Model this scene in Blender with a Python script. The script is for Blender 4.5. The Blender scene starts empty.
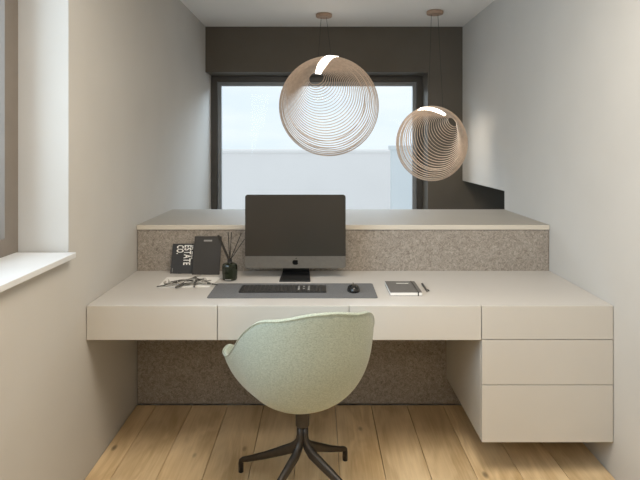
import bpy, bmesh, math, random
from mathutils import Vector, Matrix
random.seed(7)
S = bpy.context.scene
COL = S.collection
PI = math.pi

# ------------------------------------------------------------------ camera
cam = bpy.data.cameras.new('camera')
cam_o = bpy.data.objects.new('camera', cam); COL.objects.link(cam_o)
cam_o.location = (0, 0, 1.455)
cam_o.rotation_euler = (PI/2, 0, 0)
cam.sensor_width = 36.0
cam.lens = 36.0*560/640
cam.shift_x = 1/640
cam.shift_y = -95/640
cam.clip_start = 0.05
S.camera = cam_o

# ------------------------------------------------------------------ colour management
vs = S.view_settings
vs.view_transform = 'Standard'; vs.look = 'None'; vs.gamma = 1.0; vs.use_curve_mapping = False
vs.exposure = -0.04

# ------------------------------------------------------------------ world sky
W = bpy.data.worlds.new('sky'); S.world = W
W.use_nodes = True
nt = W.node_tree; nt.nodes.clear()
wo = nt.nodes.new('ShaderNodeOutputWorld'); bg = nt.nodes.new('ShaderNodeBackground')
tc = nt.nodes.new('ShaderNodeTexCoord'); nz = nt.nodes.new('ShaderNodeTexNoise')
mp = nt.nodes.new('ShaderNodeMapping'); mp.inputs['Scale'].default_value = (2, 2, 7)
cr = nt.nodes.new('ShaderNodeValToRGB')
nz.inputs['Scale'].default_value = 1.6; nz.inputs['Detail'].default_value = 5
cr.color_ramp.elements[0].position = 0.38; cr.color_ramp.elements[0].color = (0.76, 0.85, 0.93, 1)
cr.color_ramp.elements[1].position = 0.62; cr.color_ramp.elements[1].color = (0.87, 0.92, 0.955, 1)
nt.links.new(tc.outputs['Generated'], mp.inputs['Vector']); nt.links.new(mp.outputs[0], nz.inputs['Vector'])
nt.links.new(nz.outputs['Fac'], cr.inputs['Fac']); nt.links.new(cr.outputs[0], bg.inputs['Color'])
bg.inputs['Strength'].default_value = 1.18
nt.links.new(bg.outputs[0], wo.inputs['Surface'])

# ------------------------------------------------------------------ large lights
def area(name, loc, target, sx, sy, power, color):
    l = bpy.data.lights.new(name, 'AREA'); l.shape = 'RECTANGLE'; l.size = sx; l.size_y = sy
    l.energy = power; l.color = color
    o = bpy.data.objects.new(name, l); COL.objects.link(o); o.location = loc
    d = Vector(target) - Vector(loc)
    o.rotation_euler = d.to_track_quat('-Z', 'Y').to_euler()
    return o
area('daylight_side_window', (-1.56, 1.10, 1.75), (0.3, 2.5, 1.20), 1.8, 1.3, 46, (0.66, 0.83, 1.0))
area('daylight_back_window', (-0.1, 6.2, 2.56), (-0.1, 3.0, 1.75), 2.6, 0.75, 112, (0.70, 0.85, 1.0))
area('ceiling_light_of_room', (0.2, 1.55, 2.49), (0.2, 1.60, 0.0), 1.0, 0.9, 39, (1.0, 0.885, 0.73))
area('ceiling_light_behind', (0.1, -1.2, 2.49), (0.1, -1.0, 0.0), 1.2, 1.2, 34, (1.0, 0.89, 0.74))

# ------------------------------------------------------------------ materials
MATS = {}
def mat(name, color, rough=0.5, metal=0.0, noise=None, bump=None, spec=None, emit=None):
    """noise=(scale, second colour, detail, stretch); bump=(scale, strength)"""
    m = bpy.data.materials.new(name); m.use_nodes = True
    t = m.node_tree; b = t.nodes['Principled BSDF']
    b.inputs['Base Color'].default_value = (*color, 1); b.inputs['Roughness'].default_value = rough
    b.inputs['Metallic'].default_value = metal
    if spec is not None: b.inputs['Specular IOR Level'].default_value = spec
    if emit:
        b.inputs['Emission Color'].default_value = (*emit[0], 1); b.inputs['Emission Strength'].default_value = emit[1]
    co = t.nodes.new('ShaderNodeTexCoord')
    if noise:
        n = t.nodes.new('ShaderNodeTexNoise'); n.inputs['Scale'].default_value = noise[0]
        n.inputs['Detail'].default_value = noise[2]
        mpn = t.nodes.new('ShaderNodeMapping')
        if len(noise) > 3: mpn.inputs['Scale'].default_value = noise[3]
        r = t.nodes.new('ShaderNodeValToRGB')
        r.color_ramp.elements[0].position = 0.35; r.color_ramp.elements[0].color = (*color, 1)
        r.color_ramp.elements[1].position = 0.65; r.color_ramp.elements[1].color = (*noise[1], 1)
        t.links.new(co.outputs['Object'], mpn.inputs['Vector']); t.links.new(mpn.outputs[0], n.inputs['Vector'])
        t.links.new(n.outputs['Fac'], r.inputs['Fac']); t.links.new(r.outputs[0], b.inputs['Base Color'])
    if bump:
        n2 = t.nodes.new('ShaderNodeTexNoise'); n2.inputs['Scale'].default_value = bump[0]; n2.inputs['Detail'].default_value = 4
        bp = t.nodes.new('ShaderNodeBump'); bp.inputs['Strength'].default_value = bump[1]; bp.inputs['Distance'].default_value = 0.004
        t.links.new(co.outputs['Object'], n2.inputs['Vector']); t.links.new(n2.outputs['Fac'], bp.inputs['Height'])
        t.links.new(bp.outputs[0], b.inputs['Normal'])
    MATS[name] = m
    return m

mat('plaster', (0.525, 0.508, 0.478), 0.85, noise=(3.0, (0.54, 0.523, 0.493), 3), bump=(160, 0.05))
mat('ceiling_paint', (0.80, 0.785, 0.76), 0.9, noise=(2.0, (0.82, 0.805, 0.78), 2))
mat('dark_paint', (0.104, 0.090, 0.071), 0.7, noise=(4.0, (0.112, 0.097, 0.077), 3))
mat('dark_frame', (0.060, 0.056, 0.050), 0.4, noise=(10, (0.065, 0.060, 0.054), 2))
mat('sash_reflection', (0.22, 0.235, 0.25), 0.35, noise=(10, (0.24, 0.255, 0.27), 2))  # dark window frame with its reflection painted in as lighter grey
mat('taupe_frame', (0.19, 0.162, 0.137), 0.5, noise=(10, (0.205, 0.175, 0.148), 2))
mat('sill_stone', (0.66, 0.67, 0.68), 0.4, noise=(6, (0.69, 0.70, 0.71), 4))
mat('lacquer', (0.535, 0.515, 0.478), 0.45, noise=(2.5, (0.55, 0.53, 0.493), 2), bump=(300, 0.02))
mat('worktop', (0.53, 0.507, 0.478), 0.42, noise=(2.5, (0.545, 0.522, 0.493), 2))
mat('carcass', (0.36, 0.32, 0.28), 0.7, noise=(4, (0.38, 0.34, 0.30), 2))
mat('ledge_top', (0.36, 0.33, 0.285), 0.55, noise=(2.5, (0.375, 0.345, 0.30), 2))
mat('ledge_edge_lit', (0.60, 0.55, 0.47), 0.5, noise=(2.5, (0.62, 0.57, 0.49), 2))  # paler version of the ledge colour, lamplight on its front painted in
mat('screen', (0.031, 0.027, 0.022), 0.25, noise=(3, (0.034, 0.030, 0.025), 1))
mat('alu_dark', (0.135, 0.124, 0.108), 0.45, 0.25, noise=(60, (0.148, 0.137, 0.12), 2))
mat('stand_black', (0.018, 0.018, 0.018), 0.4, noise=(30, (0.022, 0.022, 0.022), 2))
mat('logo_black', (0.003, 0.003, 0.003), 0.6, spec=0.1, noise=(30, (0.008, 0.008, 0.008), 1))
mat('desk_mat', (0.115, 0.118, 0.125), 0.85, noise=(220, (0.155, 0.158, 0.165), 3), bump=(400, 0.3))
mat('key_black', (0.022, 0.021, 0.020), 0.5, noise=(50, (0.028, 0.027, 0.026), 2))
mat('key_plate', (0.045, 0.043, 0.041), 0.45, 0.3, noise=(50, (0.05, 0.048, 0.046), 2))
mat('key_mark', (0.45, 0.44, 0.42), 0.5, noise=(50, (0.48, 0.47, 0.45), 1))
mat('mouse_black', (0.012, 0.012, 0.012), 0.25, noise=(40, (0.015, 0.015, 0.015), 1))
mat('book_black', (0.016, 0.015, 0.014), 0.5, noise=(90, (0.020, 0.019, 0.018), 2))
mat('book_charcoal', (0.027, 0.024, 0.022), 0.65, noise=(200, (0.034, 0.031, 0.028), 3))
mat('notebook_grey', (0.12, 0.115, 0.11), 0.6, noise=(200, (0.14, 0.135, 0.13), 3))
mat('paper', (0.78, 0.765, 0.735), 0.8, noise=(30, (0.81, 0.795, 0.765), 3))
mat('print_white', (0.75, 0.74, 0.70), 0.7, noise=(60, (0.80, 0.79, 0.75), 2))
mat('print_grey', (0.28, 0.275, 0.265), 0.7, noise=(60, (0.30, 0.295, 0.285), 2))
mat('pen_black', (0.015, 0.015, 0.015), 0.3, noise=(40, (0.02, 0.02, 0.02), 1))
mat('reed', (0.022, 0.019, 0.015), 0.8, noise=(120, (0.035, 0.030, 0.024), 2))
mat('twig_grey', (0.23, 0.22, 0.20), 0.8, noise=(120, (0.40, 0.385, 0.355), 3))
mat('twig_dark', (0.05, 0.047, 0.042), 0.8, noise=(120, (0.10, 0.095, 0.085), 3))
mat('leaf_pale', (0.55, 0.53, 0.49), 0.8, noise=(120, (0.42, 0.40, 0.37), 3))
mat('chair_metal', (0.062, 0.055, 0.049), 0.42, 0.75, noise=(50, (0.072, 0.064, 0.057), 2))
mat('veneer', (0.60, 0.475, 0.375), 0.55, noise=(40, (0.70, 0.57, 0.46), 3))
mat('canopy_wood', (0.36, 0.245, 0.175), 0.5, noise=(12, (0.42, 0.295, 0.215), 3, (1, 8, 1)))
mat('wire_black', (0.02, 0.018, 0.016), 0.5, noise=(40, (0.025, 0.023, 0.02), 1))
mat('led', (0.9, 0.85, 0.78), 0.5, emit=((1.0, 0.92, 0.82), 4.0))
mat('concrete_pale', (0.91, 0.875, 0.86), 0.9, noise=(0.6, (0.93, 0.895, 0.88), 3))
mat('concrete_blue', (0.70, 0.735, 0.755), 0.9, noise=(0.6, (0.73, 0.765, 0.785), 3))
mat('ground_grey', (0.62, 0.63, 0.64), 0.95, noise=(0.5, (0.67, 0.68, 0.69), 3))

def felt_mat():
    m = mat('felt', (0.30, 0.265, 0.225), 0.95)
    t = m.node_tree; b = t.nodes['Principled BSDF']
    co = t.nodes.new('ShaderNodeTexCoord')
    n1 = t.nodes.new('ShaderNodeTexNoise'); n1.inputs['Scale'].default_value = 75; n1.inputs['Detail'].default_value = 6; n1.inputs['Roughness'].default_value = 0.75
    n1.inputs['Distortion'].default_value = 1.2
    r = t.nodes.new('ShaderNodeValToRGB')
    r.color_ramp.elements[0].position = 0.34; r.color_ramp.elements[0].color = (0.165, 0.138, 0.112, 1)
    r.color_ramp.elements[1].position = 0.66; r.color_ramp.elements[1].color = (0.44, 0.395, 0.345, 1)
    bp = t.nodes.new('ShaderNodeBump'); bp.inputs['Strength'].default_value = 0.35; bp.inputs['Distance'].default_value = 0.004
    t.links.new(co.outputs['Object'], n1.inputs['Vector']); t.links.new(n1.outputs['Fac'], r.inputs['Fac'])
    t.links.new(r.outputs[0], b.inputs['Base Color']); t.links.new(n1.outputs['Fac'], bp.inputs['Height']); t.links.new(bp.outputs[0], b.inputs['Normal'])
felt_mat()

def fabric_mat():
    m = mat('chair_fabric', (0.36, 0.39, 0.31), 0.95)
    t = m.node_tree; b = t.nodes['Principled BSDF']
    b.inputs['Sheen Weight'].default_value = 0.25
    co = t.nodes.new('ShaderNodeTexCoord')
    mpn = t.nodes.new('ShaderNodeMapping'); mpn.inputs['Scale'].default_value = (1, 1, 1.6)
    n1 = t.nodes.new('ShaderNodeTexNoise'); n1.inputs['Scale'].default_value = 150; n1.inputs['Detail'].default_value = 5; n1.inputs['Roughness'].default_value = 0.7
    r = t.nodes.new('ShaderNodeValToRGB')
    r.color_ramp.elements[0].position = 0.33; r.color_ramp.elements[0].color = (0.28, 0.325, 0.262, 1)
    r.color_ramp.elements[1].position = 0.67; r.color_ramp.elements[1].color = (0.47, 0.515, 0.435, 1)
    bp = t.nodes.new('ShaderNodeBump'); bp.inputs['Strength'].default_value = 0.4; bp.inputs['Distance'].default_value = 0.003
    t.links.new(co.outputs['Object'], mpn.inputs['Vector']); t.links.new(mpn.outputs[0], n1.inputs['Vector'])
    t.links.new(n1.outputs['Fac'], r.inputs['Fac'])
    t.links.new(r.outputs[0], b.inputs['Base Color']); t.links.new(n1.outputs['Fac'], bp.inputs['Height']); t.links.new(bp.outputs[0], b.inputs['Normal'])
fabric_mat()

def oak_mat():
    m = mat('oak', (0.42, 0.28, 0.16), 0.5)
    t = m.node_tree; b = t.nodes['Principled BSDF']; L = t.links
    co = t.nodes.new('ShaderNodeTexCoord'); oi = t.nodes.new('ShaderNodeObjectInfo')
    off = t.nodes.new('ShaderNodeVectorMath'); off.operation = 'MULTIPLY_ADD'
    cmb = t.nodes.new('ShaderNodeCombineXYZ')
    sc = t.nodes.new('ShaderNodeMath'); sc.operation = 'MULTIPLY'; sc.inputs[1].default_value = 37.0
    L.new(oi.outputs['Random'], sc.inputs[0])
    for i in range(3): L.new(sc.outputs[0], cmb.inputs[i])
    add = t.nodes.new('ShaderNodeVectorMath'); add.operation = 'ADD'
    L.new(co.outputs['Object'], add.inputs[0]); L.new(cmb.outputs[0], add.inputs[1])
    mp1 = t.nodes.new('ShaderNodeMapping'); mp1.inputs['Scale'].default_value = (1, 0.22, 1)
    L.new(add.outputs[0], mp1.inputs['Vector'])
    # broad cathedral figure
    n0 = t.nodes.new('ShaderNodeTexNoise'); n0.inputs['Scale'].default_value = 7; n0.inputs['Detail'].default_value = 3
    n0.inputs['Distortion'].default_value = 0.8
    L.new(mp1.outputs[0], n0.inputs['Vector'])
    ml = t.nodes.new('ShaderNodeMath'); ml.operation = 'MULTIPLY'; ml.inputs[1].default_value = 26
    sn = t.nodes.new('ShaderNodeMath'); sn.operation = 'SINE'
    L.new(n0.outputs['Fac'], ml.inputs[0]); L.new(ml.outputs[0], sn.inputs[0])
    r0 = t.nodes.new('ShaderNodeMapRange'); r0.inputs[1].default_value = -1; r0.inputs[2].default_value = 1
    L.new(sn.outputs[0], r0.inputs[0])
    # fine fibre
    mp2 = t.nodes.new('ShaderNodeMapping'); mp2.inputs['Scale'].default_value = (1, 0.03, 1)
    L.new(add.outputs[0], mp2.inputs['Vector'])
    n1 = t.nodes.new('ShaderNodeTexNoise'); n1.inputs['Scale'].default_value = 130; n1.inputs['Detail'].default_value = 4
    L.new(mp2.outputs[0], n1.inputs['Vector'])
    # blotches
    mp3 = t.nodes.new('ShaderNodeMapping'); mp3.inputs['Scale'].default_value = (1, 0.3, 1)
    L.new(add.outputs[0], mp3.inputs['Vector'])
    n2 = t.nodes.new('ShaderNodeTexNoise'); n2.inputs['Scale'].default_value = 6; n2.inputs['Detail'].default_value = 3
    L.new(mp3.outputs[0], n2.inputs['Vector'])
    ra = t.nodes.new('ShaderNodeValToRGB')
    ra.color_ramp.elements[0].position = 0.26; ra.color_ramp.elements[0].color = (0.50, 0.345, 0.175, 1)
    ra.color_ramp.elements[1].position = 0.74; ra.color_ramp.elements[1].color = (0.84, 0.655, 0.415, 1)
    mx = t.nodes.new('ShaderNodeMix'); mx.data_type = 'FLOAT'; mx.inputs[0].default_value = 0.20
    L.new(n2.outputs['Fac'], mx.inputs[2]); L.new(r0.outputs[0], mx.inputs[3])
    mx2 = t.nodes.new('ShaderNodeMix'); mx2.data_type = 'FLOAT'; mx2.inputs[0].default_value = 0.28
    L.new(mx.outputs[0], mx2.inputs[2]); L.new(n1.outputs['Fac'], mx2.inputs[3])
    L.new(mx2.outputs[0], ra.inputs['Fac'])
    # knots
    mp4 = t.nodes.new('ShaderNodeMapping'); mp4.inputs['Scale'].default_value = (5.5, 2.6, 0.0)
    L.new(add.outputs[0], mp4.inputs['Vector'])
    vo = t.nodes.new('ShaderNodeTexVoronoi'); vo.inputs['Scale'].default_value = 1.0
    L.new(mp4.outputs[0], vo.inputs['Vector'])
    kr = t.nodes.new('ShaderNodeValToRGB')
    kr.color_ramp.elements[0].position = 0.03; kr.color_ramp.elements[0].color = (0.14, 0.11, 0.09, 1)
    kr.color_ramp.elements[1].position = 0.085; kr.color_ramp.elements[1].color = (1, 1, 1, 1)
    L.new(vo.outputs['Distance'], kr.inputs['Fac'])
    km = t.nodes.new('ShaderNodeMix'); km.data_type = 'RGBA'; km.blend_type = 'MULTIPLY'; km.inputs[0].default_value = 0.7
    L.new(ra.outputs[0], km.inputs[6]); L.new(kr.outputs[0], km.inputs[7])
    # plank to plank tone
    hs = t.nodes.new('ShaderNodeHueSaturation')
    vr = t.nodes.new('ShaderNodeMapRange'); vr.inputs[3].default_value = 0.88; vr.inputs[4].default_value = 1.16
    L.new(oi.outputs['Random'], vr.inputs[0]); L.new(vr.outputs[0], hs.inputs['Value'])
    L.new(km.outputs[2], hs.inputs['Color']); L.new(hs.outputs[0], b.inputs['Base Color'])
    bp = t.nodes.new('ShaderNodeBump'); bp.inputs['Strength'].default_value = 0.12; bp.inputs['Distance'].default_value = 0.003
    L.new(n1.outputs['Fac'], bp.inputs['Height']); L.new(bp.outputs[0], b.inputs['Normal'])
oak_mat()

def pane_mat(name, tint, refl):
    m = bpy.data.materials.new(name); m.use_nodes = True; t = m.node_tree; t.nodes.clear()
    o = t.nodes.new('ShaderNodeOutputMaterial'); tr = t.nodes.new('ShaderNodeBsdfTransparent'); gl = t.nodes.new('ShaderNodeBsdfGlossy')
    mx = t.nodes.new('ShaderNodeMixShader'); fr = t.nodes.new('ShaderNodeFresnel'); fr.inputs['IOR'].default_value = refl
    tr.inputs['Color'].default_value = (*tint, 1); gl.inputs['Roughness'].default_value = 0.02
    t.links.new(fr.outputs[0], mx.inputs[0]); t.links.new(tr.outputs[0], mx.inputs[1]); t.links.new(gl.outputs[0], mx.inputs[2])
    t.links.new(mx.outputs[0], o.inputs['Surface']); MATS[name] = m
pane_mat('pane_glass', (0.97, 0.985, 0.985), 1.14)

def bottle_mat():
    m = mat('bottle_green', (0.014, 0.019, 0.008), 0.08, noise=(30, (0.018, 0.024, 0.011), 2))
    b = m.node_tree.nodes['Principled BSDF']
    b.inputs['Transmission Weight'].default_value = 0.3; b.inputs['IOR'].default_value = 1.45
bottle_mat()

# ------------------------------------------------------------------ helpers
def obj(name, bm, m, parent=None, local=False, smooth=False):
    me = bpy.data.meshes.new(name)
    if parent is not None and not local:
        bmesh.ops.translate(bm, vec=-parent.location, verts=bm.verts)
    bmesh.ops.recalc_face_normals(bm, faces=bm.faces)
    bm.to_mesh(me); bm.free()
    me.materials.append(MATS[m])
    if smooth:
        for p in me.polygons: p.use_smooth = True
    o = bpy.data.objects.new(name, me); COL.objects.link(o)
    if parent is not None: o.parent = parent
    return o
def tag(o, label=None, cat=None, group=None, kind=None):
    if label: o['label'] = label
    if cat: o['category'] = cat
    if group: o['group'] = group
    if kind: o['kind'] = kind
    return o
def thing(name, label, cat, loc, rotz=0, group=None):
    o = bpy.data.objects.new(name, None); COL.objects.link(o)
    o.location = loc; o.rotation_euler = (0, 0, rotz); o.empty_display_size = 0.05
    return tag(o, label, cat, group)
def bx(bm, x0, x1, y0, y1, z0, z1, bev=0.0, seg=2):
    r = bmesh.ops.create_cube(bm, size=1)
    vsx = r['verts']
    for v in vsx:
        v.co = Vector((x0 if v.co.x < 0 else x1, y0 if v.co.y < 0 else y1, z0 if v.co.z < 0 else z1))
    if bev > 0:
        es = list({e for v in vsx for e in v.link_edges})
        bmesh.ops.bevel(bm, geom=es, offset=bev, segments=seg, affect='EDGES', profile=0.5)
def box(name, ext, m, parent=None, bev=0.0, seg=2, local=False):
    bm = bmesh.new(); bx(bm, *ext, bev=bev, seg=seg)
    return obj(name, bm, m, parent, local)
def tube(bm, pts, rads, n=8, cap=True):
    pts = [Vector(p) for p in pts]
    if not hasattr(rads, '__len__'): rads = [rads]*len(pts)
    rings = []; up = None
    for i, p in enumerate(pts):
        d = (pts[min(i+1, len(pts)-1)] - pts[max(i-1, 0)]).normalized()
        if up is None:
            up = Vector((0, 0, 1)) if abs(d.z) < 0.9 else Vector((0, 1, 0))
        a = d.cross(up).normalized(); b = a.cross(d).normalized(); up = b
        rr = rads[i]
        ra, rb = rr if hasattr(rr, '__len__') else (rr, rr)
        rings.append([bm.verts.new(p + a*ra*math.cos(2*PI*k/n) + b*rb*math.sin(2*PI*k/n)) for k in range(n)])
    for i in range(len(rings)-1):
        for k in range(n):
            bm.faces.new((rings[i][k], rings[i][(k+1) % n], rings[i+1][(k+1) % n], rings[i+1][k]))
    if cap:
        bm.faces.new(rings[0][::-1]); bm.faces.new(rings[-1])
def lathe(bm, prof, c, n=32):
    """prof: (r, z) list; closed by caps"""
    rings = []
    for r, z in prof:
        rings.append([bm.verts.new((c[0]+r*math.cos(2*PI*k/n), c[1]+r*math.sin(2*PI*k/n), c[2]+z)) for k in range(n)])
    for i in range(len(rings)-1):
        for k in range(n):
            bm.faces.new((rings[i][k], rings[i][(k+1) % n], rings[i+1][(k+1) % n], rings[i+1][k]))
    bm.faces.new(rings[0][::-1]); bm.faces.new(rings[-1])
def slab(bm, poly, z0, z1):
    """extrude a flat xy polygon"""
    lo = [bm.verts.new((x, y, z0)) for x, y in poly]; hi = [bm.verts.new((x, y, z1)) for x, y in poly]
    bm.faces.new(lo[::-1]); bm.faces.new(hi); n = len(poly)
    for i in range(n): bm.faces.new((lo[i], lo[(i+1) % n], hi[(i+1) % n], hi[i]))

# ------------------------------------------------------------------ room dimensions
XL, XR = -1.022, 1.292
YD, YP, YL = 2.454, 3.139, 3.90           # desk front, felt panel, ledge back edge
YB, YW = 5.04, 5.30                        # dark wall face, window plane
ZC = 2.52
Y0 = -2.6

# floor
fl = box('floor', (XL-0.3, 3.0, Y0-0.15, 5.5, -0.2, -0.018), 'ground_grey'); tag(fl, kind='structure')
k = 0
xs = [XL+0.001] + [-0.909+0.2*i for i in range(11)] + [XR-0.001]
meshes = {}
for i in range(len(xs)-1):
    w = xs[i+1]-xs[i]-0.0022
    y = Y0+0.005 - random.random()*0.6
    cuts = [Y0+0.004]
    # staggered end joints behind the camera side only as far as the photo shows none in view
    cuts += [Y0+0.7+random.random()*1.3, 0.6+random.random()*1.2]
    cuts += [YP-0.004]
    for j in range(len(cuts)-1):
        ln = cuts[j+1]-cuts[j]-0.0022
        bm = bmesh.new(); bx(bm, -w/2, w/2, -ln/2, ln/2, -0.018, 0.0, 0.0018, 1)
        p = obj('plank', bm, 'oak', None)
        p.location = ((xs[i]+xs[i+1])/2, (cuts[j]+cuts[j+1])/2, 0.0); p.parent = fl

# walls
WY0, WY1, WZ0, WZ1 = 0.45, 2.284, 1.02, 2.36     # side window opening
bm = bmesh.new()
bx(bm, XL-0.3, XL, Y0, WY0, -0.018, ZC); bx(bm, XL-0.3, XL, WY1, 5.5, -0.018, ZC)
bx(bm, XL-0.3, XL, WY0, WY1, -0.018, WZ0-0.022); bx(bm, XL-0.3, XL, WY0, WY1, WZ1, ZC)
tag(obj('wall_left', bm, 'plaster'), kind='structure')
bm = bmesh.new()
bx(bm, XR, XR+0.15, Y0, YL, -0.018, ZC)
bx(bm, XR, 3.0, YL, YB, 1.135, ZC); bx(bm, XR+0.15, 3.0, YL-0.15, YL, -0.018, 1.3)
tag(obj('wall_right', bm, 'plaster'), kind='structure')
bm = bmesh.new()
bx(bm, XL, 0.98, YB, 5.5, 2.111, ZC); bx(bm, 0.98, 3.0, YB, 5.5, -0.018, ZC); bx(bm, XL, 0.98, YW-0.03, 5.5, -0.018, 0.50)
bx(bm, 2.9, 3.0, YL, YB, -0.018, 1.135)
tag(obj('wall_back', bm, 'dark_paint'), kind='structure')
tag(box('wall_front', (XL-0.3, XR+0.15, Y0-0.15, Y0, -0.018, ZC), 'plaster'), kind='structure')
tag(box('ceiling', (XL-0.3, 3.0, Y0-0.15, 5.5, ZC, ZC+0.15), 'ceiling_paint'), kind='structure')

# back window
w2 = thing('window_2', 'wide dark framed window overlooking a pale sky', 'window', (0, YW, 0.5)); w2['kind'] = 'structure'
bm = bmesh.new()
wx0, wx1, wz0, wz1 = XL+0.002, 0.978, 0.50, 2.109
yf0, yf1 = YW, YW+0.07
bx(bm, wx0, wx0+0.055, yf0, yf1, wz0, wz1); bx(bm, wx1-0.05, wx1, yf0, yf1, wz0, wz1)
bx(bm, wx0+0.055, wx1-0.05, yf0, yf1, wz1-0.055, wz1); bx(bm, wx0+0.055, wx1-0.05, yf0, yf1, wz0, wz0+0.055)
obj('window_frame', bm, 'dark_frame', w2)
bm = bmesh.new()
sx0, sx1, sz0, sz1 = wx0+0.057, wx1-0.052, wz0+0.057, wz1-0.057
g = 0.036
bx(bm, sx0, sx0+g, yf0+0.012, yf1-0.005, sz0, sz1, 0.003, 1); bx(bm, sx1-g, sx1, yf0+0.012, yf1-0.005, sz0, sz1, 0.003, 1)
bx(bm, sx0+g, sx1-g, yf0+0.012, yf1-0.005, sz1-g, sz1, 0.003, 1); bx(bm, sx0+g, sx1-g, yf0+0.012, yf1-0.005, sz0, sz0+g, 0.003, 1)
obj('sash', bm, 'sash_reflection', w2)  # lighter than the frame: a reflection put into the sash colour
box('pane', (sx0+g-0.004, sx1-g+0.004, yf0+0.038, yf0+0.044, sz0+g-0.004, sz1-g+0.004), 'pane_glass', w2)

# side window
w1 = thing('window_1', 'taupe framed window in the left wall', 'window', (-1.25, (WY0+WY1)/2, WZ0)); w1['kind'] = 'structure'
bm = bmesh.new()
fx0, fx1, ff = -1.30, -1.227, 0.098
bx(bm, fx0, fx1, WY1-ff, WY1-0.001, WZ0, WZ1-0.001); bx(bm, fx0, fx1, WY0+0.001, WY0+ff, WZ0, WZ1-0.001)
bx(bm, fx0, fx1, WY0+ff, WY1-ff, WZ0, WZ0+0.068); bx(bm, fx0, fx1, WY0+ff, WY1-ff, WZ1-0.068, WZ1-0.001)
obj('window_frame', bm, 'taupe_frame', w1)
box('pane', (-1.268, -1.262, WY0+ff-0.004, WY1-ff+0.004, WZ0+0.064, WZ1-0.064), 'pane_glass', w1)
box('window_sill', (fx0, -0.985, WY0+0.001, WY1-0.012, WZ0-0.022, WZ0-0.0005), 'sill_stone', w1, 0.002)

# outside
gr = box('ground_outside', (-60, 60, 5.6, 90, -6.2, -6.0), 'ground_grey'); tag(gr, kind='structure')
gr.name = 'ground'
def building(x0, x1, y0, y1, zt, m, label):
    t = thing('building', label, 'building', ((x0+x1)/2, (y0+y1)/2, -6.0))
    box('wall', (x0, x1, y0, y1, -6.0, zt-0.12), m, t)
    box('roof_coping', (x0-0.05, x1+0.05, y0-0.05, y1+0.05, zt-0.12, zt), m, t, 0.01, 1)
building(-18, 20, 26, 34, 1.455-5.3/560*26, 'concrete_pale', 'long pale grey flat-topped building outside the back window')
building(1.955, 6.2, 15.0, 15.35, 1.44, 'concrete_blue', 'blue-grey block outside at the right end of the back window')

# ------------------------------------------------------------------ ledge counter
lc = thing('ledge_counter', 'long pale ledge with grey felt front behind the desk', 'ledge', ((XL+XR)/2, (YP+YL)/2, 0))
box('body', (XL+0.002, XR-0.002, YP+0.018, YL-0.004, 0.0, 0.980), 'carcass', lc)
box('felt_panel', (XL+0.003, XR-0.003, YP, YP+0.016, 0.004, 0.980), 'felt', lc, 0.002, 1)
box('ledge_top', (XL+0.002, XR-0.002, YP-0.004, YL, 0.981, 1.007), 'ledge_top', lc)
box('painted_lit_edge', (XL+0.002, XR-0.002, YP-0.0065, YP-0.0042, 0.981, 1.007), 'ledge_edge_lit', lc, 0.0008, 1)  # added thin sheet, its pale colour stands for lamplight on the front edge

# ------------------------------------------------------------------ desk
dx = [XL+0.0015, -0.4457, 0.1315, 0.7125, XR-0.0015]
ZT = 0.75
wt = box('worktop', (dx[0], dx[4], YD+0.019, YP-0.002, ZT-0.030, ZT), 'worktop', None, 0.001)
tag(wt, 'pale beige worktop spanning the niche from wall to wall', 'worktop')
G = 0.0016
u = thing('desk_drawer_unit', 'slim beige drawer unit under the left part of the worktop', 'drawer unit', ((dx[0]+dx[3])/2, 2.8, 0.60))
box('body', (dx[0]+0.002, dx[3]-0.003, YD+0.022, YP-0.004, 0.602, ZT-0.031), 'lacquer', u)
for i in range(3):
    box('drawer_front', (dx[i]+G, dx[i+1]-G, YD, YD+0.0185, 0.600, ZT-0.0005), 'lacquer', u, 0.0012)
c = thing('drawer_cabinet', 'hanging beige cabinet with three drawers beside the right wall', 'cabinet', ((dx[3]+dx[4])/2, 2.8, 0.152))
box('body', (dx[3]+0.001, dx[4]-0.002, YD+0.022, YP-0.004, 0.153, ZT-0.031), 'lacquer', c, 0.001)
for z0, z1 in ((0.603, ZT-0.0005), (0.4045, 0.600), (0.152, 0.4015)):
    box('drawer_front', (dx[3]+G, dx[4]-G, YD, YD+0.0185, z0, z1), 'lacquer', c, 0.0012)

# ------------------------------------------------------------------ computer
ic = thing('desktop_computer', 'all-in-one computer with dark screen and grey chin on the desk', 'computer', (-0.125, 2.98, ZT))
cx, cy = -0.125, 2.965
def rrect(x0, x1, z0, z1, r, n=6):
    pts = []
    for (ax, az, a0) in ((x1-r, z1-r, 0), (x0+r, z1-r, 90), (x0+r, z0+r, 180), (x1-r, z0+r, 270)):
        for k_ in range(n+1):
            a = math.radians(a0 + 90*k_/n); pts.append((ax+r*math.cos(a), az+r*math.sin(a)))
    return pts
def slab_xz(bm, poly, y0, y1, tilt=None):
    a = [bm.verts.new((x, y0, z)) for x, z in poly]; b = [bm.verts.new((x, y1, z)) for x, z in poly]; n = len(poly)
    bm.faces.new(a); bm.faces.new(b[::-1])
    for i in range(n): bm.faces.new((a[i], b[i], b[(i+1) % n], a[(i+1) % n]))
X0, X1, Z0, Z1 = cx-0.266, cx+0.266, 0.803, 1.192
bm = bmesh.new()
poly = rrect(X0, X1, Z0, Z1, 0.014)
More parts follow.
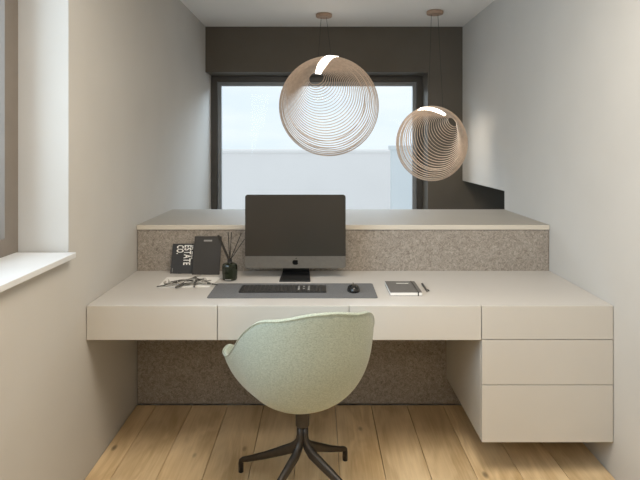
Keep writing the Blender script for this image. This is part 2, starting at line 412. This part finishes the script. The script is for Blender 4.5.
# thin edge, bulging back
rings = []
for yy, s in ((cy, 1.0), (cy+0.006, 1.0), (cy+0.016, 0.93), (cy+0.028, 0.7), (cy+0.036, 0.35)):
    rings.append([bm.verts.new((cx+(x-cx)*s, yy, (Z0+Z1)/2+(z-(Z0+Z1)/2)*s)) for x, z in poly])
n = len(poly)
for i in range(len(rings)-1):
    for j in range(n):
        bm.faces.new((rings[i][j], rings[i+1][j], rings[i+1][(j+1) % n], rings[i][(j+1) % n]))
bm.faces.new(rings[0]); bm.faces.new(rings[-1][::-1])
obj('housing', bm, 'alu_dark', ic)
ZS = 0.867
bm = bmesh.new()
top = [(x, z) for x, z in rrect(X0, X1, Z0, Z1, 0.014) if z > 1.0]
slab_xz(bm, top + [(X0, ZS), (X1, ZS)], cy-0.0022, cy-0.0002)
obj('screen', bm, 'screen', ic)
bm = bmesh.new()
bot = [(x, z) for x, z in rrect(X0, X1, Z0, Z1, 0.014) if z < 1.0]
slab_xz(bm, [(X1, ZS-0.0004), (X0, ZS-0.0004)] + bot, cy-0.0022, cy-0.0002)
ch = obj('chin', bm, 'alu_dark', ic)
# fruit emblem
lg = []
for k_ in range(40):
    a = 2*PI*k_/40
    r = 0.0155*(1+0.10*math.cos(2*a-0.0))*(1-0.16*max(0, math.cos(a-PI/2))**8)*(1-0.08*max(0, math.cos(a+PI/2))**10)
    x, z = r*math.cos(a)*0.95, r*math.sin(a)
    d = math.hypot(x-0.0205, z-0.002)
    if d < 0.0085:
        x, z = 0.0205+(x-0.0205)*0.0085/max(d, 1e-4), 0.002+(z-0.002)*0.0085/max(d, 1e-4)
    lg.append((cx+x, 0.8345+z))
bm = bmesh.new(); slab_xz(bm, lg, cy-0.0030, cy-0.0023)
leaf = [(0.0, 0.0135), (0.001, 0.0165), (0.0035, 0.0185), (0.006, 0.0195), (0.0055, 0.0165), (0.003, 0.0140)]
slab_xz(bm, [(cx+x*1.25, 0.8365+z*1.15) for x, z in leaf], cy-0.0030, cy-0.0023)
lo = obj('emblem', bm, 'logo_black', ic)
# stand : curved sheet
bm = bmesh.new()
st = [(2.884, 0.7535, 0.080), (2.93, 0.7545, 0.079), (3.005, 0.756, 0.076), (3.040, 0.760, 0.074), (3.056, 0.775, 0.072), (3.052, 0.80, 0.070), (3.03, 0.86, 0.068), (3.003, 0.93, 0.066)]
prev = None
for i, (yy, zz, hw) in enumerate(st):
    dn = Vector((0, st[min(i+1, len(st)-1)][0]-st[max(i-1, 0)][0], st[min(i+1, len(st)-1)][1]-st[max(i-1, 0)][1])).normalized()
    nn = Vector((0, -dn.z, dn.y))*0.003
    q = [bm.verts.new(Vector((cx+s*hw, yy, zz))+sg*nn) for s, sg in ((-1, 1), (1, 1), (1, -1), (-1, -1))]
    if prev:
        for j in range(4): bm.faces.new((prev[j], prev[(j+1) % 4], q[(j+1) % 4], q[j]))
    else: bm.faces.new(q)
    prev = q
bm.faces.new(prev[::-1])
obj('stand', bm, 'stand_black', ic)

# ------------------------------------------------------------------ desk mat, keyboard, mouse
bm = bmesh.new()
def rr_xy(x0, x1, y0, y1, r, n=5):
    return rrect(x0, x1, y0, y1, r, n)
slab(bm, rr_xy(-0.517, 0.271, 2.573, 2.842, 0.012), ZT+0.0003, ZT+0.0032)
dm = obj('desk_mat', bm, 'desk_mat'); tag(dm, 'grey felt desk mat under the keyboard and mouse', 'desk mat')
ZM = ZT+0.0033
kb = thing('keyboard', 'slim black keyboard with number pad on the grey mat', 'keyboard', (-0.175, 2.715, ZM))
bm = bmesh.new(); slab(bm, rr_xy(-0.382, 0.034, 2.657, 2.780, 0.008), ZM, ZM+0.006); obj('case', bm, 'key_plate', kb)
rows, pitch = 6, 0.0192
bmk = bmesh.new(); bx(bmk, -0.0082, 0.0082, -0.0082, 0.0082, 0, 0.0022, 0.0008, 1)
key_me = bpy.data.meshes.new('key'); bmk.to_mesh(key_me); bmk.free(); key_me.materials.append(MATS['key_black'])
for r_ in range(6):
    yy = 2.6685 + r_*0.0200
    xk = [-0.370+pitch*i for i in range(15)] + [-0.370+pitch*15.4+pitch*i for i in range(3)] + [-0.370+pitch*18.7+pitch*i for i in range(3)]
    if r_ == 0:
        xk = [x for i, x in enumerate(xk) if not 4 <= i <= 8]
        o = box('key', (-0.370+pitch*4-0.0082, -0.370+pitch*8+0.0082, yy-0.0082, yy+0.0082, ZM+0.006, ZM+0.0082), 'key_black', kb, 0.0008, 1); o.name = 'key'
    for x in xk:
        if x > 0.026: continue
        o = bpy.data.objects.new('key', key_me); COL.objects.link(o); o.parent = kb
        o.location = Vector((x, yy, ZM+0.006))-kb.location
# pale legends of the number pad
bm = bmesh.new()
for (i, j) in ((0, 1), (0, 2), (0, 3), (1, 2), (2, 1), (2, 3), (2, 2), (1, 4), (0, 4), (2, 4)):
    x = -0.370+pitch*(14.2)+pitch*i*1.25; yy = 2.6685+j*0.02
    bx(bm, x-0.0045, x+0.0045, yy-0.004, yy+0.004, ZM+0.0083, ZM+0.0086)
obj('key_marks', bm, 'key_mark', kb)
ms = thing('mouse', 'small glossy black mouse on the right end of the mat', 'mouse', (0.166, 2.70, ZM))
bm = bmesh.new()
for (rx, ry, z) in ():
    pass
rings = []
for i in range(7):
    t = i/6*PI/2
    rr = math.cos(t)**0.6 if i < 6 else 0.04; zz = 0.030*math.sin(t)
    rings.append([bm.verts.new((0.166+0.031*rr*math.cos(2*PI*k_/24), 2.70+0.053*rr*math.sin(2*PI*k_/24), ZM+zz*(1-0.25*math.sin(2*PI*k_/24)*rr))) for k_ in range(24)])
for i in range(6):
    for j in range(24): bm.faces.new((rings[i][j], rings[i][(j+1) % 24], rings[i+1][(j+1) % 24], rings[i+1][j]))
bm.faces.new(rings[0][::-1]); bm.faces.new(rings[-1])
obj('shell', bm, 'mouse_black', ms, smooth=True)
bm = bmesh.new(); tube(bm, [(0.163, 2.728, ZM+0.0255), (0.169, 2.728, ZM+0.0255)], 0.006, 12); obj('scroll_wheel', bm, 'alu_dark', ms)
bm = bmesh.new(); bx(bm, 0.1655, 0.1665, 2.735, 2.750, ZM+0.012, ZM+0.019); obj('button_gap', bm, 'alu_dark', ms)

# ------------------------------------------------------------------ notebook and pen
nb = thing('notebook', 'closed grey notebook with elastic band lying right of the desk mat', 'notebook', (0.407, 2.72, ZT))
box('pages', (0.334, 0.4815, 2.6142, 2.826, ZT+0.0022, ZT+0.0156), 'paper', nb, 0.0006, 1)
box('back_cover', (0.333, 0.482, 2.614, 2.829, ZT+0.0004, ZT+0.0020), 'notebook_grey', nb, 0.0006, 1)
box('cover', (0.333, 0.482, 2.614, 2.829, ZT+0.0158, ZT+0.0176), 'notebook_grey', nb, 0.0006, 1)
bm = bmesh.new(); bx(bm, 0.461, 0.466, 2.6125, 2.8305, ZT+0.0178, ZT+0.0184); bx(bm, 0.461, 0.466, 2.6125, 2.6135, ZT+0.0003, ZT+0.0178)
bx(bm, 0.461, 0.466, 2.8295, 2.8305, ZT+0.0003, ZT+0.0178)
obj('elastic_band', bm, 'book_black', nb)
box('title_mark', (0.384, 0.444, 2.778, 2.786, ZT+0.0177, ZT+0.0180), 'print_white', nb)
pn = thing('pen', 'short black pen lying beside the grey notebook', 'pen', (0.518, 2.75, ZT))
bm = bmesh.new(); tube(bm, [(0.5205, 2.822, ZT+0.0055), (0.5185, 2.70, ZT+0.0055)], 0.005, 10); obj('barrel', bm, 'pen_black', pn, smooth=False)
bm = bmesh.new(); tube(bm, [(0.5185, 2.6995, ZT+0.0055), (0.5180, 2.682, ZT+0.0045), (0.5178, 2.676, ZT+0.004)], [0.0045, 0.0025, 0.001], 10); obj('tip', bm, 'alu_dark', pn)
bm = bmesh.new(); tube(bm, [(0.5275, 2.712, ZT+0.005), (0.528, 2.692, ZT+0.005)], 0.003, 8); obj('clip', bm, 'pen_black', pn)

# ------------------------------------------------------------------ leaning books
def text_mesh(body, size, bold=0.0):
    cu = bpy.data.curves.new('lettering', 'FONT'); cu.body = body; cu.size = size; cu.offset = bold; cu.space_character = 1.12; cu.extrude = 0.0003
    o = bpy.data.objects.new('tmp', cu); COL.objects.link(o)
    dg = bpy.context.evaluated_depsgraph_get()
    me = bpy.data.meshes.new_from_object(o.evaluated_get(dg))
    bpy.data.objects.remove(o)
    return me
def lean(root, ang):
    root.rotation_euler = (ang, 0, 0)
# book local frame: x right, z up along the cover, y back; front face at y=0
bk = thing('book', 'black book with large white ESTATE CO. lettering leaning on the felt', 'book', (-0.815, 3.066, ZT+0.0005))
lean(bk, -math.radians(21.5))
BW, BH = 0.205, 0.165
box('cover', (0, BW, 0, 0.002, 0, BH), 'book_black', bk, 0.0006, 1, local=True)
box('pages', (0.003, BW-0.003, 0.0022, 0.0098, 0.003, BH-0.003), 'paper', bk, local=True)
box('back_cover', (0, BW, 0.010, 0.012, 0, BH), 'book_black', bk, 0.0006, 1, local=True)
def letters(body, x_left, z_top, length, height, parent, m, bold, yoff=-0.0006):
    """text running downwards (rotated 90 degrees clockwise): length along -z, letter height along x"""
    me = text_mesh(body, 1.0, bold)
    mnx = min(v.co.x for v in me.vertices); mxx = max(v.co.x for v in me.vertices)
    mny = min(v.co.y for v in me.vertices); mxy = max(v.co.y for v in me.vertices)
    for v in me.vertices:
        a = (v.co.x-mnx)/(mxx-mnx); b = (v.co.y-mny)/(mxy-mny); d = 0.0005 if v.co.z > 0 else 0.0
        v.co = Vector((x_left+b*height, -0.0002-d, z_top-a*length))
    me.materials.clear(); me.materials.append(MATS[m])
    o = bpy.data.objects.new('lettering', me); COL.objects.link(o); o.parent = parent
    return o
letters('ESTATE', 0.066, BH-0.008, 0.110, 0.040, bk, 'print_white', 0.022)
letters('CO.', 0.024, BH-0.009, 0.048, 0.039, bk, 'print_white', 0.022)
bm = bmesh.new()
for i in range(9):
    zt = BH-0.010-i*0.0085
    if i in (3,): continue
    bx(bm, 0.109, 0.114, -0.0007, -0.0002, zt-0.0055, zt)
obj('small_print', bm, 'print_white', bk, local=True)
box('spine_mark', (0.009, 0.0115, -0.0007, -0.0002, 0.008, 0.030), 'print_grey', bk, local=True)

b2 = thing('book', 'charcoal notebook standing upright in front of the lettered book', 'book', (-0.690, 3.040, ZT+0.0005))
lean(b2, -math.radians(20.0))
NW, NH = 0.148, 0.210
box('cover', (0, NW, 0, 0.002, 0, NH), 'book_charcoal', b2, 0.0006, 1, local=True)
box('pages', (0.003, NW-0.003, 0.0022, 0.0098, 0.003, NH-0.003), 'paper', b2, local=True)
box('back_cover', (0, NW, 0.010, 0.012, 0, NH), 'book_charcoal', b2, 0.0006, 1, local=True)
box('title_mark', (0.052, 0.098, -0.0007, -0.0002, 0.181, 0.190), 'print_grey', b2, local=True)
box('corner_mark', (0.124, 0.129, -0.0007, -0.0002, 0.006, 0.018), 'book_black', b2, local=True)

# ------------------------------------------------------------------ reed diffuser
df = thing('reed_diffuser', 'dark green glass reed diffuser with black sticks beside the computer', 'diffuser', (-0.467, 2.93, ZT))
DX, DY = -0.467, 2.93
bm = bmesh.new()
lathe(bm, [(0.030, 0.0003), (0.036, 0.002), (0.039, 0.008), (0.040, 0.05), (0.0395, 0.074), (0.036, 0.083), (0.028, 0.0865), (0.014, 0.088), (0.013, 0.090)], (DX, DY, ZT), 12)
obj('bottle', bm, 'bottle_green', df)
bm = bmesh.new(); lathe(bm, [(0.013, 0.0905), (0.0135, 0.106), (0.011, 0.107)], (DX, DY, ZT), 16); obj('collar', bm, 'stand_black', df)
box('label', (DX-0.018, DX+0.014, DY-0.0418, DY-0.0405, ZT+0.007, ZT+0.0115), 'print_grey', df)
for (tx, ty, tz, rr) in ((-0.057, -0.02, 0.235, 0.0062), (-0.013, 0.03, 0.245, 0.0024), (0.003, 0.04, 0.243, 0.0024), (0.056, 0.03, 0.238, 0.0024), (0.078, 0.0, 0.214, 0.0024)):
    bm = bmesh.new(); d = Vector((tx, ty, tz))
    s = Vector((DX, DY, ZT+0.1075)) + Vector((tx*0.08, ty*0.08, 0)); e = Vector((DX+tx, DY+ty, ZT+tz))
    tube(bm, [s, e], rr, 6); obj('reed', bm, 'reed', df)

# ------------------------------------------------------------------ paper and dry sprig
pp = bmesh.new(); slab(pp, [(-0.81, 2.985), (-0.52, 2.985), (-0.545, 2.775), (-0.80, 2.765)], ZT+0.0003, ZT+0.0018)
tag(obj('paper_sheet', pp, 'paper'), 'white sheet of paper under the dry grey sprig', 'paper')
ZP = ZT+0.0022
sp = thing('dry_sprig', 'tangled dry grey sprig lying on the white paper', 'sprig', (-0.66, 2.83, ZP))
random.seed(11)
def twig(a, b, r, m, wob=0.006, n=6):
    bm = bmesh.new(); a = Vector(a); b = Vector(b); pts = []
    for i in range(n):
        t = i/(n-1); p = a.lerp(b, t)
        if 0 < i < n-1: p += Vector((random.uniform(-wob, wob), random.uniform(-wob, wob), random.uniform(-wob*0.3, wob*0.6)))
        pts.append(p)
    tube(bm, pts, [r*(1-0.4*i/(n-1)) for i in range(n)], 6); return obj('twig', bm, m, sp)
z = ZP+0.008
twig((-0.655, 2.84, z+0.012), (-0.80, 2.76, z-0.003), 0.0048, 'twig_dark')
twig((-0.645, 2.85, z+0.01), (-0.775, 2.80, z), 0.0042, 'twig_grey')
twig((-0.63, 2.86, z+0.018), (-0.70, 2.735, z), 0.0080, 'twig_dark', 0.003)
twig((-0.625, 2.85, z+0.016), (-0.612, 2.745, z), 0.0070, 'twig_dark', 0.003)
twig((-0.60, 2.85, z+0.012), (-0.535, 2.795, z), 0.0052, 'twig_grey')
twig((-0.56, 2.815, z), (-0.505, 2.785, z), 0.0050, 'twig_dark', 0.003)
twig((-0.66, 2.85, z+0.012), (-0.60, 2.90, z+0.022), 0.0045, 'twig_grey')
twig((-0.70, 2.82, z+0.01), (-0.60, 2.83, z+0.02), 0.0045, 'twig_grey')
twig((-0.69, 2.86, z+0.006), (-0.58, 2.84, z+0.02), 0.0042, 'twig_grey')
twig((-0.72, 2.84, z+0.004), (-0.755, 2.78, z+0.004), 0.0040, 'twig_dark')
twig((-0.635, 2.84, z+0.02), (-0.585, 2.815, z+0.014), 0.0050, 'twig_dark')
for i in range(60):
    t = random.random(); cxl = -0.75+0.19*t+random.uniform(-0.02, 0.03); cyl = 2.79+0.045*t+random.uniform(-0.03, 0.03)
    bm = bmesh.new(); L_, W_ = random.uniform(0.010, 0.020), random.uniform(0.004, 0.0075)
    poly = [(-L_, 0), (-L_*0.4, W_), (L_*0.4, W_*0.8), (L_, 0), (L_*0.4, -W_*0.8), (-L_*0.4, -W_)]
    slab(bm, poly, -0.0006, 0.0006)
    bmesh.ops.rotate(bm, cent=(0, 0, 0), matrix=Matrix.Rotation(random.uniform(-0.6, 0.6), 3, 'X') @ Matrix.Rotation(random.uniform(-0.5, 0.5), 3, 'Y'), verts=bm.verts)
    bmesh.ops.rotate(bm, cent=(0, 0, 0), matrix=Matrix.Rotation(random.uniform(0, 6.28), 3, 'Z'), verts=bm.verts)
    bmesh.ops.translate(bm, vec=(cxl, cyl, ZP+random.uniform(0.010, 0.024)), verts=bm.verts)
    obj('leaf', bm, random.choice(['leaf_pale', 'leaf_pale', 'leaf_pale', 'twig_grey', 'twig_grey', 'twig_dark']), sp)

# ------------------------------------------------------------------ swivel chair
CC = Vector((-0.068, 2.305, 0))
RZ = math.radians(11.0)
chr_ = thing('desk_chair', 'sage green upholstered tub chair on a dark star base', 'chair', CC, RZ)
def sstep(a, b, x):
    t = min(1, max(0, (x-a)/(b-a))); return t*t*(3-2*t)
def rim_h(p):
    p = abs(p); d = math.degrees(p)
    h = 0.853 - 0.030*sstep(5, 45, d) - 0.228*sstep(42, 108, d) - 0.006*sstep(85, 118, d) - 0.150*sstep(128, 155, d)
    return h
def plan_r(p, s):
    # p from the back direction; superellipse plan
    ex = 2.12 + (0.9*sstep(90, 115, math.degrees(abs(p))))
    c_, s_ = abs(math.cos(p)), abs(math.sin(p))
    back = math.cos(p) > 0
    A = 0.290 + 0.050*sstep(75, 118, math.degrees(abs(math.remainder(p, 2*PI)))); B = (0.262 if back else 0.34)
    r = ((s_/A)**ex + (c_/B)**ex)**(-1/ex)
    return r
ZB, HR = 0.374, 0.44
def shell_pt(p, v):
    h = rim_h(p); z_ = ZB + (h-ZB)*(v**1.7 if v < 1 else 1)
    s = min(1.0, (z_-ZB)/HR)
    f = math.sqrt(max(0, 1-(1-s)**3.3))
    r = plan_r(p, s)*f
    # rear of the back reclines slightly
    x = r*math.sin(p); y = -r*math.cos(p)
    y -= 0.045*max(0, math.cos(p))*max(0, (z_-0.5))/0.33
    return Vector((x, y, z_))
bm = bmesh.new()
NP, NV = 80, 14
ctr = bm.verts.new((0, 0, ZB))
grid = []
for i in range(1, NV+1):
    grid.append([bm.verts.new(shell_pt(-PI+2*PI*k_/NP, i/NV)) for k_ in range(NP)])
for k_ in range(NP):
    bm.faces.new((ctr, grid[0][(k_+1) % NP], grid[0][k_]))
    for i in range(NV-1):
        bm.faces.new((grid[i][k_], grid[i][(k_+1) % NP], grid[i+1][(k_+1) % NP], grid[i+1][k_]))
SWV = math.radians(5.0)
sh = obj('shell', bm, 'chair_fabric', chr_, local=True, smooth=True)
sh.rotation_euler.z = SWV
so = sh.modifiers.new('thick', 'SOLIDIFY'); so.thickness = 0.017; so.offset = -1.0
sb = sh.modifiers.new('round', 'SUBSURF'); sb.levels = 1; sb.render_levels = 1
# seam piping along the rim
bm = bmesh.new()
pts = []
for k_ in range(NP+1):
    p_ = -PI+2*PI*k_/NP; q = shell_pt(p_, 0.990); pts.append(q)
rings = []
for k_ in range(NP):
    a = pts[k_-1] if k_ else pts[NP-1]; b = pts[k_+1]
    d = (b-a).normalized(); n1 = Vector((0, 0, 1)); n1 = (n1-d*n1.dot(d)).normalized(); n2 = d.cross(n1)
    rings.append([bm.verts.new(pts[k_]+n1*0.0022*math.cos(2*PI*j/6)+n2*0.0022*math.sin(2*PI*j/6)) for j in range(6)])
for k_ in range(NP):
    for j in range(6): bm.faces.new((rings[k_][j], rings[k_][(j+1) % 6], rings[(k_+1) % NP][(j+1) % 6], rings[(k_+1) % NP][j]))
obj('seam_piping', bm, 'chair_fabric', chr_, local=True, smooth=True).rotation_euler.z = SWV
# seat pad
bm = bmesh.new()
rows_ = [(0.30, 0.422), (0.48, 0.442), (0.54, 0.460), (0.50, 0.472), (0.3, 0.479), (0.02, 0.481)]
rg = []
for f_, z_ in rows_:
    rg.append([bm.verts.new((plan_r(2*PI*k_/40, 1)*f_*math.sin(2*PI*k_/40), -plan_r(2*PI*k_/40, 1)*f_*math.cos(2*PI*k_/40), z_)) for k_ in range(40)])
for i in range(len(rg)-1):
    for k_ in range(40): bm.faces.new((rg[i][k_], rg[i][(k_+1) % 40], rg[i+1][(k_+1) % 40], rg[i+1][k_]))
bm.faces.new(rg[0][::-1]); bm.faces.new(rg[-1])
obj('seat_pad', bm, 'chair_fabric', chr_, local=True, smooth=True).rotation_euler.z = SWV
bm = bmesh.new(); lathe(bm, [(0.026, 0.300), (0.0285, 0.304), (0.0285, 0.366), (0.045, 0.376)], (0, 0, 0), 24)
obj('column', bm, 'chair_metal', chr_, local=True, smooth=False)
RL = 0.337
for a in (45, 135, 225, 315):
    bm = bmesh.new()
    path = [(0.0135, 0.300), (0.0135, 0.262), (0.0160, 0.240), (0.026, 0.218), (0.048, 0.196), (0.10, 0.168), (0.20, 0.116), (0.30, 0.069), (0.325, 0.060), (0.335, 0.052), (RL, 0.040), (RL, 0.004)]
    rad = [(0.0118, 0.0118), (0.0118, 0.0118), (0.0125, 0.014), (0.013, 0.018), (0.013, 0.021), (0.0125, 0.0195), (0.0115, 0.015), (0.0105, 0.0115), (0.0105, 0.0105), (0.0105, 0.010), (0.0105, 0.0105), (0.0105, 0.0105)]
    ca, sa = math.cos(math.radians(a)), math.sin(math.radians(a))
    P = [Vector((r*ca, r*sa, z_)) for r, z_ in path]
    side = Vector((-sa, ca, 0)); rg = []
    for i, p_ in enumerate(P):
        d = (P[min(i+1, len(P)-1)]-P[max(i-1, 0)]).normalized(); b = side.cross(d).normalized()
        w_, h_ = rad[i]; ring = []
        for j in range(12):
            t = 2*PI*j/12; cxx = math.copysign(abs(math.cos(t))**0.7, math.cos(t)); sxx = math.copysign(abs(math.sin(t))**0.7, math.sin(t))
            ring.append(bm.verts.new(p_+side*w_*cxx+b*h_*sxx))
        rg.append(ring)
    for i in range(len(rg)-1):
        for j in range(12): bm.faces.new((rg[i][j], rg[i][(j+1) % 12], rg[i+1][(j+1) % 12], rg[i+1][j]))
    bm.faces.new(rg[0][::-1]); bm.faces.new(rg[-1])
    lgo = obj('leg', bm, 'chair_metal', chr_, local=True, smooth=True)
    bm = bmesh.new(); lathe(bm, [(0.0105, 0.0002), (0.0115, 0.001), (0.0115, 0.0038)], (RL*ca, RL*sa, 0), 12)
    obj('glide', bm, 'stand_black', lgo, local=True)

# ------------------------------------------------------------------ pendant lamps
def pendant(label, C, R, zs, pole, face, led_dirs, canopy, wires, nring, nrear):
    C = Vector(C)
    t = thing('pendant_lamp', label, 'lamp', C)
    pole = Vector(pole).normalized(); face = Vector(face).normalized()
    back = (face*1.0 - (pole-face)*0.55).normalized()
    def ring(n, th):
        a = n.cross(Vector((0.13, 0.27, 1))).normalized(); b = n.cross(a)
        bm = bmesh.new(); rings = []
        N = 72
        for k_ in range(N):
            u = math.cos(2*PI*k_/N)*a + math.sin(2*PI*k_/N)*b
            rad = (u*math.sin(th) + n*math.cos(th)); tan = (u*math.cos(th) - n*math.sin(th))
            q = []
            for dr, dt in ((0, -1), (0, 1), (-1, 1), (-1, -1)):
                p_ = rad*(R+dr*RD) + tan*dt*TH/2
                p_.z *= zs
                q.append(bm.verts.new(p_))
            rings.append(q)
        for k_ in range(N):
            for j in range(4):
                bm.faces.new((rings[k_][j], rings[k_][(j+1) % 4], rings[(k_+1) % N][(j+1) % 4], rings[(k_+1) % N][j]))
        obj('ring', bm, 'veneer', t, local=True)
    TH, RD = 0.0036, 0.0055
    for i in range(nring):
        s = i/(nring-1)
        n = pole.slerp(face, s)
        ring(n, math.asin(min(1.0, 0.15+0.85*s)))
    for i in range(nrear):
        s = (i+1)/nrear
        ring(face.slerp(back, s*0.6), math.radians(90+34*s))
    # glowing strip over the ring tops
    d0, d1 = Vector(led_dirs[0]).normalized(), Vector(led_dirs[1]).normalized()
    bm = bmesh.new(); prev = None; NS = 18
    wmax = led_dirs[2]
    for i in range(NS+1):
        s = i/NS*1.15
        d = (d0*math.sin((1-s)*d0.angle(d1)) + d1*math.sin(s*d0.angle(d1)))/math.sin(d0.angle(d1))
        d.normalize()
        dn = (d1-d*d.dot(d1)) if s < 0.99 else -(d0-d*d.dot(d0)); dn.normalize()
        sd = d.cross(dn).normalized()
        w_ = wmax*(0.6+0.4*min(1, s*3.5)) if s < 0.3 else wmax
        q = []
        for sg, h_ in ((-1, 0.004), (1, 0.004), (1, -0.004), (-1, -0.004)):
            p_ = d*(R+h_-0.003)+sd*sg*w_; p_.z *= zs; q.append(bm.verts.new(p_))
        if prev:
            for j in range(4): bm.faces.new((prev[j], prev[(j+1) % 4], q[(j+1) % 4], q[j]))
        else: bm.faces.new(q)
        prev = q
    bm.faces.new(prev[::-1])
    obj('light_strip', bm, 'led', t, local=True)
    gl = bpy.data.lights.new('lamp_glow', 'AREA'); gl.shape = 'RECTANGLE'; gl.size = 0.16; gl.size_y = 0.04
    gl.energy = 9*R; gl.color = (1.0, 0.85, 0.66)
    go = bpy.data.objects.new('lamp_glow', gl); COL.objects.link(go); go.parent = t
    go.location = (0, 0.03, R*zs*0.90)
    bm = bmesh.new()
    lathe(bm, [(0.052, -0.030), (0.062, -0.028), (0.066, -0.020), (0.066, -0.004), (0.062, -0.001)], (canopy[0], canopy[1], ZC), 32)
    obj('canopy', bm, 'canopy_wood', t)
    for (a, b) in wires:
        bm = bmesh.new(); tube(bm, [Vector(a), Vector(b)], 0.0016, 6); obj('wire', bm, 'wire_black', t)

def P(px, py, y):
    """point at depth y seen at a given image position (measurement only)"""
    return Vector(((px-319)*y/560, y, 1.455-(py-145)*y/560))
y1, y2 = 4.55, 4.45
c1 = P(329, 106.3, y1); c2 = P(431.5, 143.5, y2)
ca1 = (0.04, y1); ca2 = (0.921, y2)
pendant('large wooden ring globe pendant hanging in front of the window', c1, 0.406, 1.0,
        (-0.25, -0.84, 0.47), (0.02, -1, -0.06), ((-0.22, -0.80, 0.555), (0.06, -0.22, 0.97), 0.036),
        ca1, ((( 0.018, y1, ZC-0.030), (-0.005, y1-0.03, c1.z+0.404)), ((0.060, y1, ZC-0.030), (0.100, y1+0.03, c1.z+0.404))), 30, 3)
pendant('smaller wooden ring globe pendant at the right by the dark wall', c2, 0.280, 1.07,
        (0.44, -0.72, 0.56), (-0.20, -1, -0.02), ((0.24, -0.64, 0.71), (-0.31, -0.27, 0.92), 0.024),
        ca2, (((0.893, y2, ZC-0.030), (0.866, y2-0.02, c2.z+0.296)), ((0.945, y2, ZC-0.030), (0.990, y2+0.02, c2.z+0.270))), 26, 3)
